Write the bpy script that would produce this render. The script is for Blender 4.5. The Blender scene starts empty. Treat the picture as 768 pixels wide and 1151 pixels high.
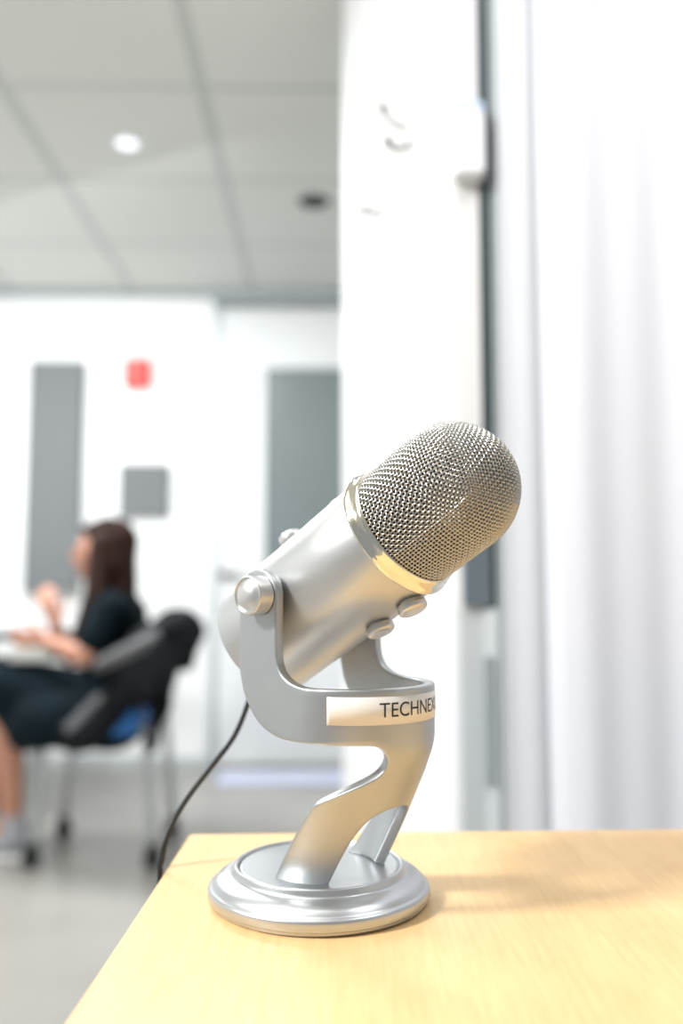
import bpy, bmesh, math, random
from mathutils import Vector, Matrix, noise
from mathutils.geometry import delaunay_2d_cdt
random.seed(7)
PI = math.pi
col = bpy.context.scene.collection
R = math.radians

# ------------------------------------------------------------------ helpers
TZ = 0.75                        # desk top height above the floor
CAMZ = TZ + 0.172
TH = math.atan(89.5 / 1000)      # camera tilt upward


def W(px, py, Y):
    """world point at depth Y (metres from the camera along the room) seen at a reference position"""
    a = (px - 384) / 1000.0
    b = (575.5 - py) / 1000.0
    z = Y * math.tan(math.atan(b) + TH)
    w = Y * math.cos(TH) + z * math.sin(TH)
    return Vector((a * w, Y, CAMZ + z))


def F(px, py, zplane):
    b = math.atan((575.5 - py) / 1000.0) + TH
    Y = (zplane - CAMZ) / math.tan(b)
    return W(px, py, Y)


def tag(o, label=None, cat=None, group=None, kind=None):
    if label: o['label'] = label
    if cat: o['category'] = cat
    if group: o['group'] = group
    if kind: o['kind'] = kind
    return o


def empty(name, loc=(0, 0, 0), rz=0.0):
    o = bpy.data.objects.new(name, None)
    o.empty_display_size = 0.05
    col.objects.link(o)
    o.location = loc
    o.rotation_euler = (0, 0, rz)
    return o


def obj(name, bm, mat, parent=None, smooth=False, angle=None):
    me = bpy.data.meshes.new(name)
    bmesh.ops.recalc_face_normals(bm, faces=bm.faces[:])
    bm.to_mesh(me)
    bm.free()
    o = bpy.data.objects.new(name, me)
    col.objects.link(o)
    if mat: me.materials.append(mat)
    if parent: o.parent = parent
    if smooth:
        for p in me.polygons: p.use_smooth = True
        if angle is not None:
            try:
                me.set_sharp_from_angle(angle=R(angle))
            except Exception:
                pass
    return o


def box(bm, x0, x1, y0, y1, z0, z1, bev=0.0, seg=2):
    r = bmesh.ops.create_cube(bm, size=1.0)
    vs = r['verts']
    for v in vs:
        v.co = Vector(((x0 + x1) / 2 + v.co.x * (x1 - x0), (y0 + y1) / 2 + v.co.y * (y1 - y0), (z0 + z1) / 2 + v.co.z * (z1 - z0)))
    if bev > 0:
        es = set()
        for v in vs:
            for e in v.link_edges: es.add(e)
        bmesh.ops.bevel(bm, geom=list(es), offset=bev, segments=seg, profile=0.5, affect='EDGES')


def lathe(bm, prof, seg=64, origin=(0, 0, 0), axis=(0, 0, 1), ref=None, closed=False):
    """prof: list of (t along axis, radius)"""
    a = Vector(axis).normalized()
    if ref is None: ref = Vector((1, 0, 0)) if abs(a.x) < 0.9 else Vector((0, 1, 0))
    e1 = (ref - a * ref.dot(a)).normalized()
    e2 = a.cross(e1)
    o = Vector(origin)
    rings = []
    for t, r in prof:
        if r < 1e-7:
            rings.append([bm.verts.new(o + a * t)])
        else:
            rings.append([bm.verts.new(o + a * t + (e1 * math.cos(2 * PI * k / seg) + e2 * math.sin(2 * PI * k / seg)) * r) for k in range(seg)])
    pairs = list(zip(rings[:-1], rings[1:]))
    if closed: pairs.append((rings[-1], rings[0]))
    for A, B in pairs:
        for k in range(seg):
            k2 = (k + 1) % seg
            if len(A) == 1 and len(B) == 1: continue
            if len(A) == 1: bm.faces.new((A[0], B[k], B[k2]))
            elif len(B) == 1: bm.faces.new((A[k], B[0], A[k2]))
            else: bm.faces.new((A[k], B[k], B[k2], A[k2]))


def capsule(bm, p0, p1, r0, r1, seg=14, flat=1.0, fdir=None):
    """tapered round-ended limb; flat squashes it along fdir"""
    p0 = Vector(p0); p1 = Vector(p1)
    a = p1 - p0
    L = a.length
    if L < 1e-6:
        a = Vector((0, 0, 1)); L = 0
    else: a = a / L
    n = 5
    prof = []
    for k in range(n + 1):
        t = PI / 2 * k / n
        prof.append((-r0 * math.cos(t), r0 * math.sin(t)))
    for k in range(n + 1):
        t = PI / 2 * k / n
        prof.append((L + r1 * math.sin(t), r1 * math.cos(t)))
    n0 = len(bm.verts)
    lathe(bm, prof, seg, p0, a)
    if flat != 1.0:
        bm.verts.ensure_lookup_table()
        d = Vector(fdir).normalized()
        c = (p0 + p1) / 2
        for v in bm.verts[n0:]:
            k = (v.co - c).dot(d)
            v.co -= d * k * (1 - flat)


def ellipsoid(bm, c, rx, ry, rz, rot=None, seg=16):
    r = bmesh.ops.create_uvsphere(bm, u_segments=seg, v_segments=seg // 2 + 2, radius=1)
    M = rot if rot is not None else Matrix.Identity(3)
    for v in r['verts']:
        v.co = Vector(c) + M @ Vector((v.co.x * rx, v.co.y * ry, v.co.z * rz))


def remesh(o, voxel, smooth=4, fac=0.6):
    m = o.modifiers.new('remesh', 'REMESH'); m.mode = 'VOXEL'; m.voxel_size = voxel; m.use_smooth_shade = True
    s = o.modifiers.new('smooth', 'SMOOTH'); s.iterations = smooth; s.factor = fac
    return o


def tube(bm, pts, r, seg=8, cap=True):
    """round tube along a list of points"""
    P = [Vector(p) for p in pts]
    n = len(P)
    rings = []
    prev = None
    for i in range(n):
        t = (P[min(i + 1, n - 1)] - P[max(i - 1, 0)]).normalized()
        if prev is None:
            prev = t.orthogonal().normalized()
        e1 = (prev - t * prev.dot(t)).normalized()
        prev = e1
        e2 = t.cross(e1)
        rr = r[i] if isinstance(r, (list, tuple)) else r
        rings.append([bm.verts.new(P[i] + (e1 * math.cos(2 * PI * k / seg) + e2 * math.sin(2 * PI * k / seg)) * rr) for k in range(seg)])
    for A, B in zip(rings[:-1], rings[1:]):
        for k in range(seg):
            bm.faces.new((A[k], A[(k + 1) % seg], B[(k + 1) % seg], B[k]))
    if cap:
        bm.faces.new(rings[0][::-1]); bm.faces.new(rings[-1])


def catmull(P, n=8, closed=False):
    P = [Vector(p) for p in P]
    out = []
    N = len(P)
    rng = range(N) if closed else range(N - 1)
    for i in rng:
        if closed:
            p0, p1, p2, p3 = P[i - 1], P[i], P[(i + 1) % N], P[(i + 2) % N]
        else:
            p0, p1, p2, p3 = P[max(i - 1, 0)], P[i], P[i + 1], P[min(i + 2, N - 1)]
        for k in range(n):
            t = k / n
            out.append(0.5 * ((2 * p1) + (p2 - p0) * t + (2 * p0 - 5 * p1 + 4 * p2 - p3) * t * t + (3 * p1 - p0 - 3 * p2 + p3) * t ** 3))
    if not closed: out.append(P[-1])
    return out


# ------------------------------------------------------------------ materials
def mat(name, color, rough=0.5, metal=0.0, noise_amt=0.0, noise_scale=20.0, bump=0.0, bump_scale=200.0, emit=None, emit_s=0.0,
        coat=0.0, sheen=0.0, stretch=None, spec=None):
    m = bpy.data.materials.new(name)
    m.use_nodes = True
    nt = m.node_tree
    b = nt.nodes['Principled BSDF']
    b.inputs['Base Color'].default_value = (*color, 1)
    b.inputs['Roughness'].default_value = rough
    b.inputs['Metallic'].default_value = metal
    if spec is not None: b.inputs['Specular IOR Level'].default_value = spec
    if coat: b.inputs['Coat Weight'].default_value = coat; b.inputs['Coat Roughness'].default_value = 0.15
    if sheen: b.inputs['Sheen Weight'].default_value = sheen
    if emit:
        b.inputs['Emission Color'].default_value = (*emit, 1); b.inputs['Emission Strength'].default_value = emit_s
    tc = nt.nodes.new('ShaderNodeTexCoord')
    src = tc.outputs['Object']
    if stretch:
        mp = nt.nodes.new('ShaderNodeMapping'); mp.inputs['Scale'].default_value = stretch
        nt.links.new(src, mp.inputs['Vector']); src = mp.outputs['Vector']
    if noise_amt > 0:
        n = nt.nodes.new('ShaderNodeTexNoise'); n.inputs['Scale'].default_value = noise_scale; n.inputs['Detail'].default_value = 4
        nt.links.new(src, n.inputs['Vector'])
        r = nt.nodes.new('ShaderNodeValToRGB')
        r.color_ramp.elements[0].position = 0.3; r.color_ramp.elements[1].position = 0.7
        r.color_ramp.elements[0].color = (*[c * (1 - noise_amt) for c in color], 1)
        r.color_ramp.elements[1].color = (*[min(1, c * (1 + noise_amt)) for c in color], 1)
        nt.links.new(n.outputs['Fac'], r.inputs['Fac']); nt.links.new(r.outputs['Color'], b.inputs['Base Color'])
    if bump > 0:
        n = nt.nodes.new('ShaderNodeTexNoise'); n.inputs['Scale'].default_value = bump_scale; n.inputs['Detail'].default_value = 2
        nt.links.new(src, n.inputs['Vector'])
        bp = nt.nodes.new('ShaderNodeBump'); bp.inputs['Strength'].default_value = bump; bp.inputs['Distance'].default_value = 0.001
        nt.links.new(n.outputs['Fac'], bp.inputs['Height']); nt.links.new(bp.outputs['Normal'], b.inputs['Normal'])
    return m


M = {}
M['silver'] = mat('silver_paint', (0.48, 0.50, 0.515), 0.36, 0.85, 0.02, 60, 0.05, 2500)
M['silver_body'] = mat('silver_body_paint', (0.57, 0.58, 0.585), 0.38, 0.8, 0.02, 60, 0.05, 2500)
M['silver_base'] = mat('silver_base_paint', (0.56, 0.58, 0.60), 0.33, 0.9, 0.02, 60, 0.03, 2500)
M['chrome'] = mat('polished_chrome', (0.90, 0.84, 0.72), 0.09, 1.0, 0.01, 30)
M['wire'] = mat('grille_wire', (0.58, 0.57, 0.54), 0.28, 1.0, 0.03, 80)
M['foam'] = mat('grille_lining', (0.045, 0.036, 0.028), 0.9, 0.0, 0.1, 300)
M['knob'] = mat('knob_silver', (0.66, 0.66, 0.65), 0.33, 0.8, 0.02, 90)
M['label'] = mat('label_tape', (0.87, 0.84, 0.80), 0.35, 0.0, 0.01, 40)
M['ink'] = mat('black_ink', (0.02, 0.02, 0.025), 0.5, 0, 0.02, 50)
M['rubber'] = mat('black_rubber', (0.012, 0.014, 0.016), 0.45, 0, 0.05, 50)
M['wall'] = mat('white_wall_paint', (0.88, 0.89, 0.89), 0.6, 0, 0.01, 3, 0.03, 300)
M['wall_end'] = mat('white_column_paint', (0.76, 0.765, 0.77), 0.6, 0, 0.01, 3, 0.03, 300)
M['ceil_trim'] = mat('grey_ceiling_trim', (0.36, 0.40, 0.41), 0.5, 0, 0.02, 5)
M['door'] = mat('white_door_paint', (0.80, 0.82, 0.83), 0.45, 0, 0.01, 4)
M['frame'] = mat('pale_metal_frame', (0.60, 0.64, 0.66), 0.4, 0.2, 0.02, 8)
M['darkgap'] = mat('dark_gasket', (0.035, 0.055, 0.06), 0.4, 0, 0.05, 8)
M['bluegrey'] = mat('bluegrey_plate', (0.16, 0.20, 0.23), 0.35, 0.3, 0.05, 9)
M['midgrey'] = mat('midgrey_plate', (0.40, 0.45, 0.46), 0.4, 0.2, 0.05, 9)
M['acoustic'] = mat('grey_felt', (0.17, 0.18, 0.185), 0.95, 0, 0.06, 90, 0.3, 500)
M['glass_g'] = mat('grey_door_glass', (0.19, 0.225, 0.23), 0.25, 0, 0.04, 3)
M['red'] = mat('red_plastic', (0.66, 0.035, 0.02), 0.4, 0, 0.02, 30)
M['whiteplastic'] = mat('white_plastic', (0.88, 0.90, 0.93), 0.4, 0, 0.01, 30)
M['bluewhite'] = mat('pale_blue_plastic', (0.55, 0.66, 0.85), 0.4, 0, 0.01, 30)
M['steel'] = mat('hook_bronze', (0.06, 0.045, 0.03), 0.45, 0.2, 0.03, 60)
M['tubesteel'] = mat('chair_tube', (0.52, 0.55, 0.56), 0.3, 0.8, 0.03, 60)
M['darkhole'] = mat('dark_can', (0.012, 0.02, 0.02), 0.6, 0, 0.05, 60)
M['lamp'] = mat('lamp_diffuser', (0.9, 0.92, 1.0), 0.5, 0, 0.01, 60, emit=(0.9, 0.93, 1.0), emit_s=1.2)
M['skin'] = mat('skin', (0.48, 0.23, 0.155), 0.5, 0, 0.08, 25)
M['hair'] = mat('dark_brown_hair', (0.030, 0.014, 0.011), 0.55, 0, spec=0.12, noise_amt=0.4, noise_scale=30, bump=0.6, bump_scale=150, stretch=(6, 6, 0.6))
M['dress'] = mat('black_cloth', (0.004, 0.010, 0.014), 0.9, 0, spec=0.12, noise_amt=0.3, noise_scale=12, bump=0.4, bump_scale=400)
M['jacket'] = mat('charcoal_jacket', (0.010, 0.011, 0.013), 0.7, 0, spec=0.12, noise_amt=0.9, noise_scale=7, bump=0.4, bump_scale=60)
M['lining'] = mat('grey_jacket_lining', (0.085, 0.085, 0.09), 0.5, 0, 0.4, 9, 0.4, 60)
M['blue'] = mat('blue_fabric', (0.045, 0.22, 0.62), 0.7, 0, 0.1, 40)
M['shoe'] = mat('grey_sneaker_cloth', (0.33, 0.34, 0.37), 0.7, 0, 0.2, 40)
M['sole'] = mat('white_sole', (0.75, 0.75, 0.76), 0.6, 0, 0.05, 40)
M['desk_white'] = mat('white_laminate', (0.80, 0.81, 0.82), 0.4, 0, 0.01, 5)
M['deskedge'] = mat('dark_table_edge', (0.03, 0.035, 0.04), 0.5, 0, 0.1, 20)
M['mat'] = mat('lavender_reflection', (0.62, 0.66, 0.86), 0.4, 0, 0.02, 10)  # colour of the light reflected on the floor, painted on a strip
M['paper'] = mat('paper', (0.55, 0.56, 0.54), 0.7, 0, 0.05, 10)


def wood(name):
    m = bpy.data.materials.new(name); m.use_nodes = True
    nt = m.node_tree; b = nt.nodes['Principled BSDF']; N = nt.nodes.new; L = nt.links.new
    tc = N('ShaderNodeTexCoord')
    def nz(scale, sc, det=3, dist=0.0):
        mp = N('ShaderNodeMapping'); mp.inputs['Scale'].default_value = sc; L(tc.outputs['Object'], mp.inputs['Vector'])
        n = N('ShaderNodeTexNoise'); n.inputs['Scale'].default_value = scale; n.inputs['Detail'].default_value = det; n.inputs['Distortion'].default_value = dist
        L(mp.outputs['Vector'], n.inputs['Vector']); return n
    grain = nz(60, (6.0, 0.28, 1), 4, 0.4)
    broad = nz(9, (2.2, 0.5, 1), 2, 0.8)
    flame = nz(30, (3.0, 0.9, 1), 2, 1.4)
    r = N('ShaderNodeValToRGB')
    e = r.color_ramp.elements
    e[0].position = 0.30; e[0].color = (0.68, 0.435, 0.195, 1)
    e[1].position = 0.66; e[1].color = (0.82, 0.57, 0.29, 1)
    mx = N('ShaderNodeMath'); mx.operation = 'MULTIPLY_ADD'; mx.inputs[1].default_value = 0.45
    L(grain.outputs['Fac'], mx.inputs[0])
    m2 = N('ShaderNodeMath'); m2.operation = 'MULTIPLY_ADD'; m2.inputs[1].default_value = 0.30; m2.inputs[2].default_value = 0.0
    L(broad.outputs['Fac'], m2.inputs[0])
    m3 = N('ShaderNodeMath'); m3.operation = 'MULTIPLY_ADD'; m3.inputs[1].default_value = 0.25
    L(flame.outputs['Fac'], m3.inputs[0]); L(m2.outputs[0], m3.inputs[2]); L(m3.outputs[0], mx.inputs[2])
    L(mx.outputs[0], r.inputs['Fac']); L(r.outputs['Color'], b.inputs['Base Color'])
    b.inputs['Roughness'].default_value = 0.42
    b.inputs['Specular IOR Level'].default_value = 0.4
    return m


M['wood'] = wood('maple_laminate')


def floor_mat():
    m = mat('polished_concrete', (0.34, 0.33, 0.305), 0.3, 0, 0.12, 1.6, 0.02, 40, spec=0.35)
    return m


M['floor'] = floor_mat()


def ceiling_mat():
    m = bpy.data.materials.new('ceiling_tile'); m.use_nodes = True
    nt = m.node_tree; b = nt.nodes['Principled BSDF']; N = nt.nodes.new; L = nt.links.new
    tc = N('ShaderNodeTexCoord'); sp = N('ShaderNodeSeparateXYZ'); L(tc.outputs['Object'], sp.inputs[0])

    def line(sock, off, per, wid):
        a = N('ShaderNodeMath'); a.operation = 'ADD'; a.inputs[1].default_value = off; L(sock, a.inputs[0])
        d = N('ShaderNodeMath'); d.operation = 'DIVIDE'; d.inputs[1].default_value = per; L(a.outputs[0], d.inputs[0])
        f = N('ShaderNodeMath'); f.operation = 'FRACT'; L(d.outputs[0], f.inputs[0])
        s = N('ShaderNodeMath'); s.operation = 'SUBTRACT'; s.inputs[1].default_value = 0.5; L(f.outputs[0], s.inputs[0])
        q = N('ShaderNodeMath'); q.operation = 'ABSOLUTE'; L(s.outputs[0], q.inputs[0])
        g = N('ShaderNodeMath'); g.operation = 'GREATER_THAN'; g.inputs[1].default_value = 0.5 - wid / per / 2; L(q.outputs[0], g.inputs[0])
        return g.outputs[0]
    lx = line(sp.outputs['X'], 20 * 0.655 + 1.071, 0.655, 0.045)
    ly = line(sp.outputs['Y'], 20 * 0.665 - 2.80, 0.665, 0.030)
    mx = N('ShaderNodeMath'); mx.operation = 'MAXIMUM'; L(lx, mx.inputs[0]); L(ly, mx.inputs[1])
    n = N('ShaderNodeTexNoise'); n.inputs['Scale'].default_value = 1.2; L(tc.outputs['Object'], n.inputs['Vector'])
    r = N('ShaderNodeValToRGB'); r.color_ramp.elements[0].color = (0.70, 0.71, 0.67, 1); r.color_ramp.elements[1].color = (0.77, 0.78, 0.74, 1)
    L(n.outputs['Fac'], r.inputs['Fac'])
    mi = N('ShaderNodeMixRGB'); mi.inputs['Color2'].default_value = (0.57, 0.585, 0.56, 1)
    L(mx.outputs[0], mi.inputs['Fac']); L(r.outputs['Color'], mi.inputs['Color1']); L(mi.outputs['Color'], b.inputs['Base Color'])
    b.inputs['Roughness'].default_value = 0.9
    return m


M['ceiling'] = ceiling_mat()


def curtain_mat():
    m = bpy.data.materials.new('white_curtain_cloth'); m.use_nodes = True
    nt = m.node_tree; N = nt.nodes.new; L = nt.links.new
    b = nt.nodes['Principled BSDF']; b.inputs['Base Color'].default_value = (0.87, 0.885, 0.94, 1); b.inputs['Roughness'].default_value = 0.8
    tr = N('ShaderNodeBsdfTranslucent'); tr.inputs['Color'].default_value = (0.88, 0.89, 0.95, 1)
    mx = N('ShaderNodeMixShader'); mx.inputs[0].default_value = 0.2
    out = nt.nodes['Material Output']
    L(b.outputs[0], mx.inputs[1]); L(tr.outputs[0], mx.inputs[2]); L(mx.outputs[0], out.inputs['Surface'])
    n = N('ShaderNodeTexNoise'); n.inputs['Scale'].default_value = 900
    bp = N('ShaderNodeBump'); bp.inputs['Strength'].default_value = 0.1; bp.inputs['Distance'].default_value = 0.0005
    L(n.outputs['Fac'], bp.inputs['Height']); L(bp.outputs['Normal'], b.inputs['Normal'])
    return m


M['curtain'] = curtain_mat()

# ------------------------------------------------------------------ camera
cam = bpy.data.cameras.new('camera')
cam.sensor_fit = 'VERTICAL'; cam.sensor_height = 36.0; cam.sensor_width = 24.0
cam.lens = 36.0 * 1000 / 1151
cam.clip_start = 0.01; cam.clip_end = 60
co = bpy.data.objects.new('camera', cam); col.objects.link(co)
co.location = (0, 0, CAMZ); co.rotation_euler = (PI / 2 + TH, 0, 0)
cam.dof.use_dof = True
cam.dof.focus_distance = 0.465
cam.dof.aperture_fstop = 2.9
cam.dof.aperture_blades = 0
bpy.context.scene.camera = co

# ------------------------------------------------------------------ the room shell (turned a little against the camera)
RZ = 0.016
CEIL = CAMZ + 1.654


def rot_room(o):
    o.rotation_euler = (0, 0, RZ); return o


def struct(name, bm, m, smooth=False):
    o = obj(name, bm, m, None, smooth); o['kind'] = 'structure'; return o


def loc_room(p):      # world -> room-local x,y
    return Vector((p.x * math.cos(RZ) + p.y * math.sin(RZ), -p.x * math.sin(RZ) + p.y * math.cos(RZ), p.z))


def wall_at(px, py, yl=4.8):
    """point on the back wall plane, room-local"""
    Y = yl
    for _ in range(12):
        p = W(px, py, Y); q = loc_room(p); Y += (yl - q.y)
    return loc_room(W(px, py, Y))


bm = bmesh.new(); box(bm, -3.2, 2.6, -1.6, 4.9, -0.1, 0.0); rot_room(struct('floor', bm, M['floor']))
bm = bmesh.new(); box(bm, -3.2, 2.6, -1.6, 4.9, CEIL, CEIL + 0.1); rot_room(struct('ceiling', bm, M['ceiling']))
jx = wall_at(236, 600).x
bm = bmesh.new(); box(bm, -3.2, jx, 4.8, 4.9, 0, CEIL); rot_room(struct('wall_back', bm, M['wall']))
bm = bmesh.new(); box(bm, -3.3, -3.2, -1.6, 4.9, 0, CEIL); rot_room(struct('wall_left', bm, M['wall']))
bm = bmesh.new(); box(bm, 2.6, 2.7, -1.6, 4.9, 0, CEIL); rot_room(struct('wall_right', bm, M['wall']))
# ceiling-edge trim along the back wall, deeper over the door bay
bm = bmesh.new(); box(bm, -3.2, jx, 4.765, 4.80, wall_at(100, 334).z, CEIL); rot_room(struct('trim_1', bm, M['ceil_trim']))
bm = bmesh.new(); box(bm, jx, 2.6, 4.745, 4.80, wall_at(300, 342).z, CEIL); rot_room(struct('trim_2', bm, M['ceil_trim']))
# door bay: jamb, header and leaf
zt = wall_at(300, 352).z
bm = bmesh.new(); box(bm, jx, 2.6, 4.86, 4.9, 0, CEIL); rot_room(struct('wall_doorbay', bm, M['wall']))
bm = bmesh.new(); box(bm, jx + 0.00, jx + 0.035, 4.80, 4.86, 0, wall_at(300, 342).z); rot_room(struct('trim_3', bm, M['frame']))
dl = jx + 0.045
dr = dl + 0.95
dz = wall_at(300, 348).z
wx0 = wall_at(298, 500, 4.80).x; wz1 = wall_at(330, 413, 4.80).z; wz0 = wall_at(330, 640, 4.80).z
door = rot_room(empty('door_1')); door['kind'] = 'structure'
bm = bmesh.new()
box(bm, dl, wx0, 4.81, 4.855, 0.012, dz); box(bm, dr - 0.12, dr, 4.81, 4.855, 0.012, dz)
box(bm, wx0, dr - 0.12, 4.81, 4.855, 0.012, wz0); box(bm, wx0, dr - 0.12, 4.81, 4.855, wz1, dz)
obj('door_leaf', bm, M['door'], door)
bm = bmesh.new(); box(bm, wx0, dr - 0.12, 4.825, 4.84, wz0, wz1); obj('door_glass', bm, M['glass_g'], door)
h = wall_at(256, 646, 4.80)
bm = bmesh.new()
lathe(bm, [(0, 0), (0, 0.028), (0.008, 0.028), (0.01, 0.010), (0.045, 0.010), (0.045, 0)], 20, (h.x - 0.015, 4.81, h.z), (0, -1, 0))
tube(bm, [(h.x - 0.015, 4.77, h.z), (h.x + 0.03, 4.768, h.z), (h.x + 0.10, 4.775, h.z)], 0.009, 8)
obj('door_handle', bm, M['steel'], door, True, 40)
# baseboard
bm = bmesh.new(); box(bm, -3.2, jx - 0.01, 4.788, 4.80, 0, 0.055); rot_room(struct('baseboard_back', bm, M['frame']))

# light reflected on the floor by the door, built as a pale strip
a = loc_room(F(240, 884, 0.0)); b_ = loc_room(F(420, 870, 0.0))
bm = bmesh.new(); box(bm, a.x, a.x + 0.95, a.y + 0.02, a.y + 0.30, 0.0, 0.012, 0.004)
o = rot_room(obj('floor_reflection', bm, M['mat'])); tag(o, 'pale lavender light reflection on the floor in front of the white door, built as a strip', 'mat')

# ------------------------------------------------------------------ things on the back wall and ceiling
def wall_panel(x0, y0, x1, y1, th, label, name='acoustic_panel'):
    p = wall_at(x0, y0, 4.8 - th); q = wall_at(x1, y1, 4.8 - th)
    bm = bmesh.new(); box(bm, p.x, q.x, 4.8 - th, 4.799, q.z, p.z, 0.006)
    return tag(rot_room(obj(name, bm, M['acoustic'])), label, 'wall panel')


wall_panel(33, 405, 87, 664, 0.06, 'tall narrow grey acoustic panel on the white back wall')
wall_panel(134, 521, 189, 580, 0.04, 'small square grey acoustic panel on the wall above the seated woman')

p = wall_at(153, 418, 4.74)
al = rot_room(empty('fire_alarm'))
tag(al, 'red fire alarm box mounted high on the white back wall', 'alarm')
bm = bmesh.new(); box(bm, p.x - 0.072, p.x + 0.072, 4.745, 4.799, p.z - 0.082, p.z + 0.08, 0.012); obj('housing', bm, M['red'], al)
bm = bmesh.new(); box(bm, p.x - 0.01, p.x + 0.062, 4.715, 4.745, p.z + 0.0, p.z + 0.068, 0.01)
obj('strobe_hood', bm, M['red'], al)
bm = bmesh.new(); box(bm, p.x - 0.045, p.x + 0.03, 4.74, 4.7455, p.z - 0.055, p.z - 0.02, 0.001)
obj('grille_slot', bm, mat('dark_red', (0.4, 0.03, 0.02), 0.5), al)


def recessed(name, px, py, rad, diffuser, label, cat):
    Y = 1.654 / math.tan(math.atan((575.5 - py) / 1000) + TH)
    q = W(px, py, Y)
    e = empty(name, (q.x, q.y, CEIL))
    tag(e, label, cat)
    bm = bmesh.new()
    lathe(bm, [(-0.001, rad * 0.80), (-0.004, rad * 0.82), (-0.006, rad * 0.95), (-0.001, rad * 1.05), (0.0, rad * 1.05), (0.0, rad * 0.8)], 32, closed=True)
    obj('trim_ring', bm, M['whiteplastic'] if diffuser is M['lamp'] else M['darkhole'], e, True)
    bm = bmesh.new()
    lathe(bm, [(-0.0015, 0), (-0.0015, rad * 0.8), (0.0, rad * 0.8)], 32)
    obj('diffuser' if diffuser is M['lamp'] else 'dark_cone', bm, diffuser, e)
    return e


recessed('downlight', 143, 161, 0.048, M['lamp'], 'small round lit downlight in the tiled ceiling', 'ceiling light')
recessed('ceiling_speaker', 353, 226, 0.065, M['darkhole'], 'dark round fitting in the ceiling beside the white wall', 'ceiling fitting')

# ------------------------------------------------------------------ white partition on the right, door jamb, curtain
A = Vector((0.004, 2.33)); B = Vector((0.165, 1.32))
bm = bmesh.new()
foot = [(A.x, A.y), (B.x, B.y), (1.9, 1.32), (1.9, 2.33)]
vb = [bm.verts.new((x, y, 0)) for x, y in foot]; vt = [bm.verts.new((x, y, CEIL)) for x, y in foot]
bm.faces.new(vb[::-1]); bm.faces.new(vt)
for k in range(4): bm.faces.new((vb[k], vb[(k + 1) % 4], vt[(k + 1) % 4], vt[k]))
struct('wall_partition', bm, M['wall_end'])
YJ = 1.319


def jx_(px, Y=YJ): return W(px, 600, Y).x


zsplit = W(530, 683, YJ).z
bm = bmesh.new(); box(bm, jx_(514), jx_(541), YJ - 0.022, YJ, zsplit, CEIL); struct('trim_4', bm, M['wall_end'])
bm = bmesh.new(); box(bm, jx_(541), jx_(552), YJ - 0.024, YJ, zsplit - 0.0, CEIL); struct('trim_5', bm, M['darkgap'])
bm = bmesh.new(); box(bm, jx_(515), jx_(542), YJ - 0.022, YJ, 0, zsplit); struct('trim_6', bm, M['frame'])
bm = bmesh.new(); box(bm, jx_(542), jx_(556), YJ - 0.028, YJ, 0, zsplit); struct('trim_7', bm, mat('pale_jamb', (0.68, 0.72, 0.74), 0.4))
bm = bmesh.new(); box(bm, jx_(554), jx_(563), YJ - 0.030, YJ, 0, CEIL); struct('trim_8', bm, mat('grey_post', (0.40, 0.44, 0.46), 0.4))
q0 = W(519, 590, YJ - 0.02); q1 = W(552, 681, YJ - 0.02)
bm = bmesh.new(); box(bm, q0.x, q1.x, YJ - 0.034, YJ - 0.022, q1.z, q0.z, 0.002)
tag(obj('kick_plate', bm, M['bluegrey']), 'dark blue-grey plate on the door jamb behind the microphone head', 'plate')
q0 = W(542.5, 736, YJ - 0.02); q1 = W(553.5, 880, YJ - 0.02)
bm = bmesh.new(); box(bm, q0.x, q1.x, YJ - 0.034, YJ - 0.028, q1.z, q0.z, 0.001)
tag(obj('strike_plate', bm, M['midgrey']), 'narrow grey metal strip low on the pale door jamb', 'plate')
# white box over the dark seam
q0 = W(508, 128, YJ - 0.05); q1 = W(545, 198, YJ - 0.05)
sb = empty('sensor_box', ((q0.x + q1.x) / 2, YJ - 0.022, (q0.z + q1.z) / 2))
tag(sb, 'white box with pale blue top fixed over the dark door seam', 'sensor')
hw = (q1.x - q0.x) / 2; hz = (q0.z - q1.z) / 2
bm = bmesh.new(); box(bm, -hw, hw, -0.04, 0.0, -hz, hz, 0.006); obj('housing', bm, M['whiteplastic'], sb)
bm = bmesh.new(); box(bm, -hw * 0.75, hw * 0.98, -0.036, 0.0, hz, hz + 0.016, 0.003); obj('cap', bm, M['bluewhite'], sb)

# coat hooks on the slanted face of the partition
dAB = (B - A).normalized(); nAB = Vector((-dAB.y * -1, dAB.x * -1))
nAB = Vector((dAB.y, -dAB.x));
if nAB.x > 0: nAB = -nAB


def on_partition(px, py):
    k = (px - 384) / 1000.0
    Y = 2.0
    for _ in range(40):
        b = math.tan(math.atan((575.5 - py) / 1000.0) + TH)
        w = Y * math.cos(TH) + Y * b * math.sin(TH)
        x = k * w
        t = (x - A.x) / (B.x - A.x)
        Yn = A.y + (B.y - A.y) * t
        Y = 0.5 * Y + 0.5 * Yn
    return W(px, py, Y)


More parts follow.
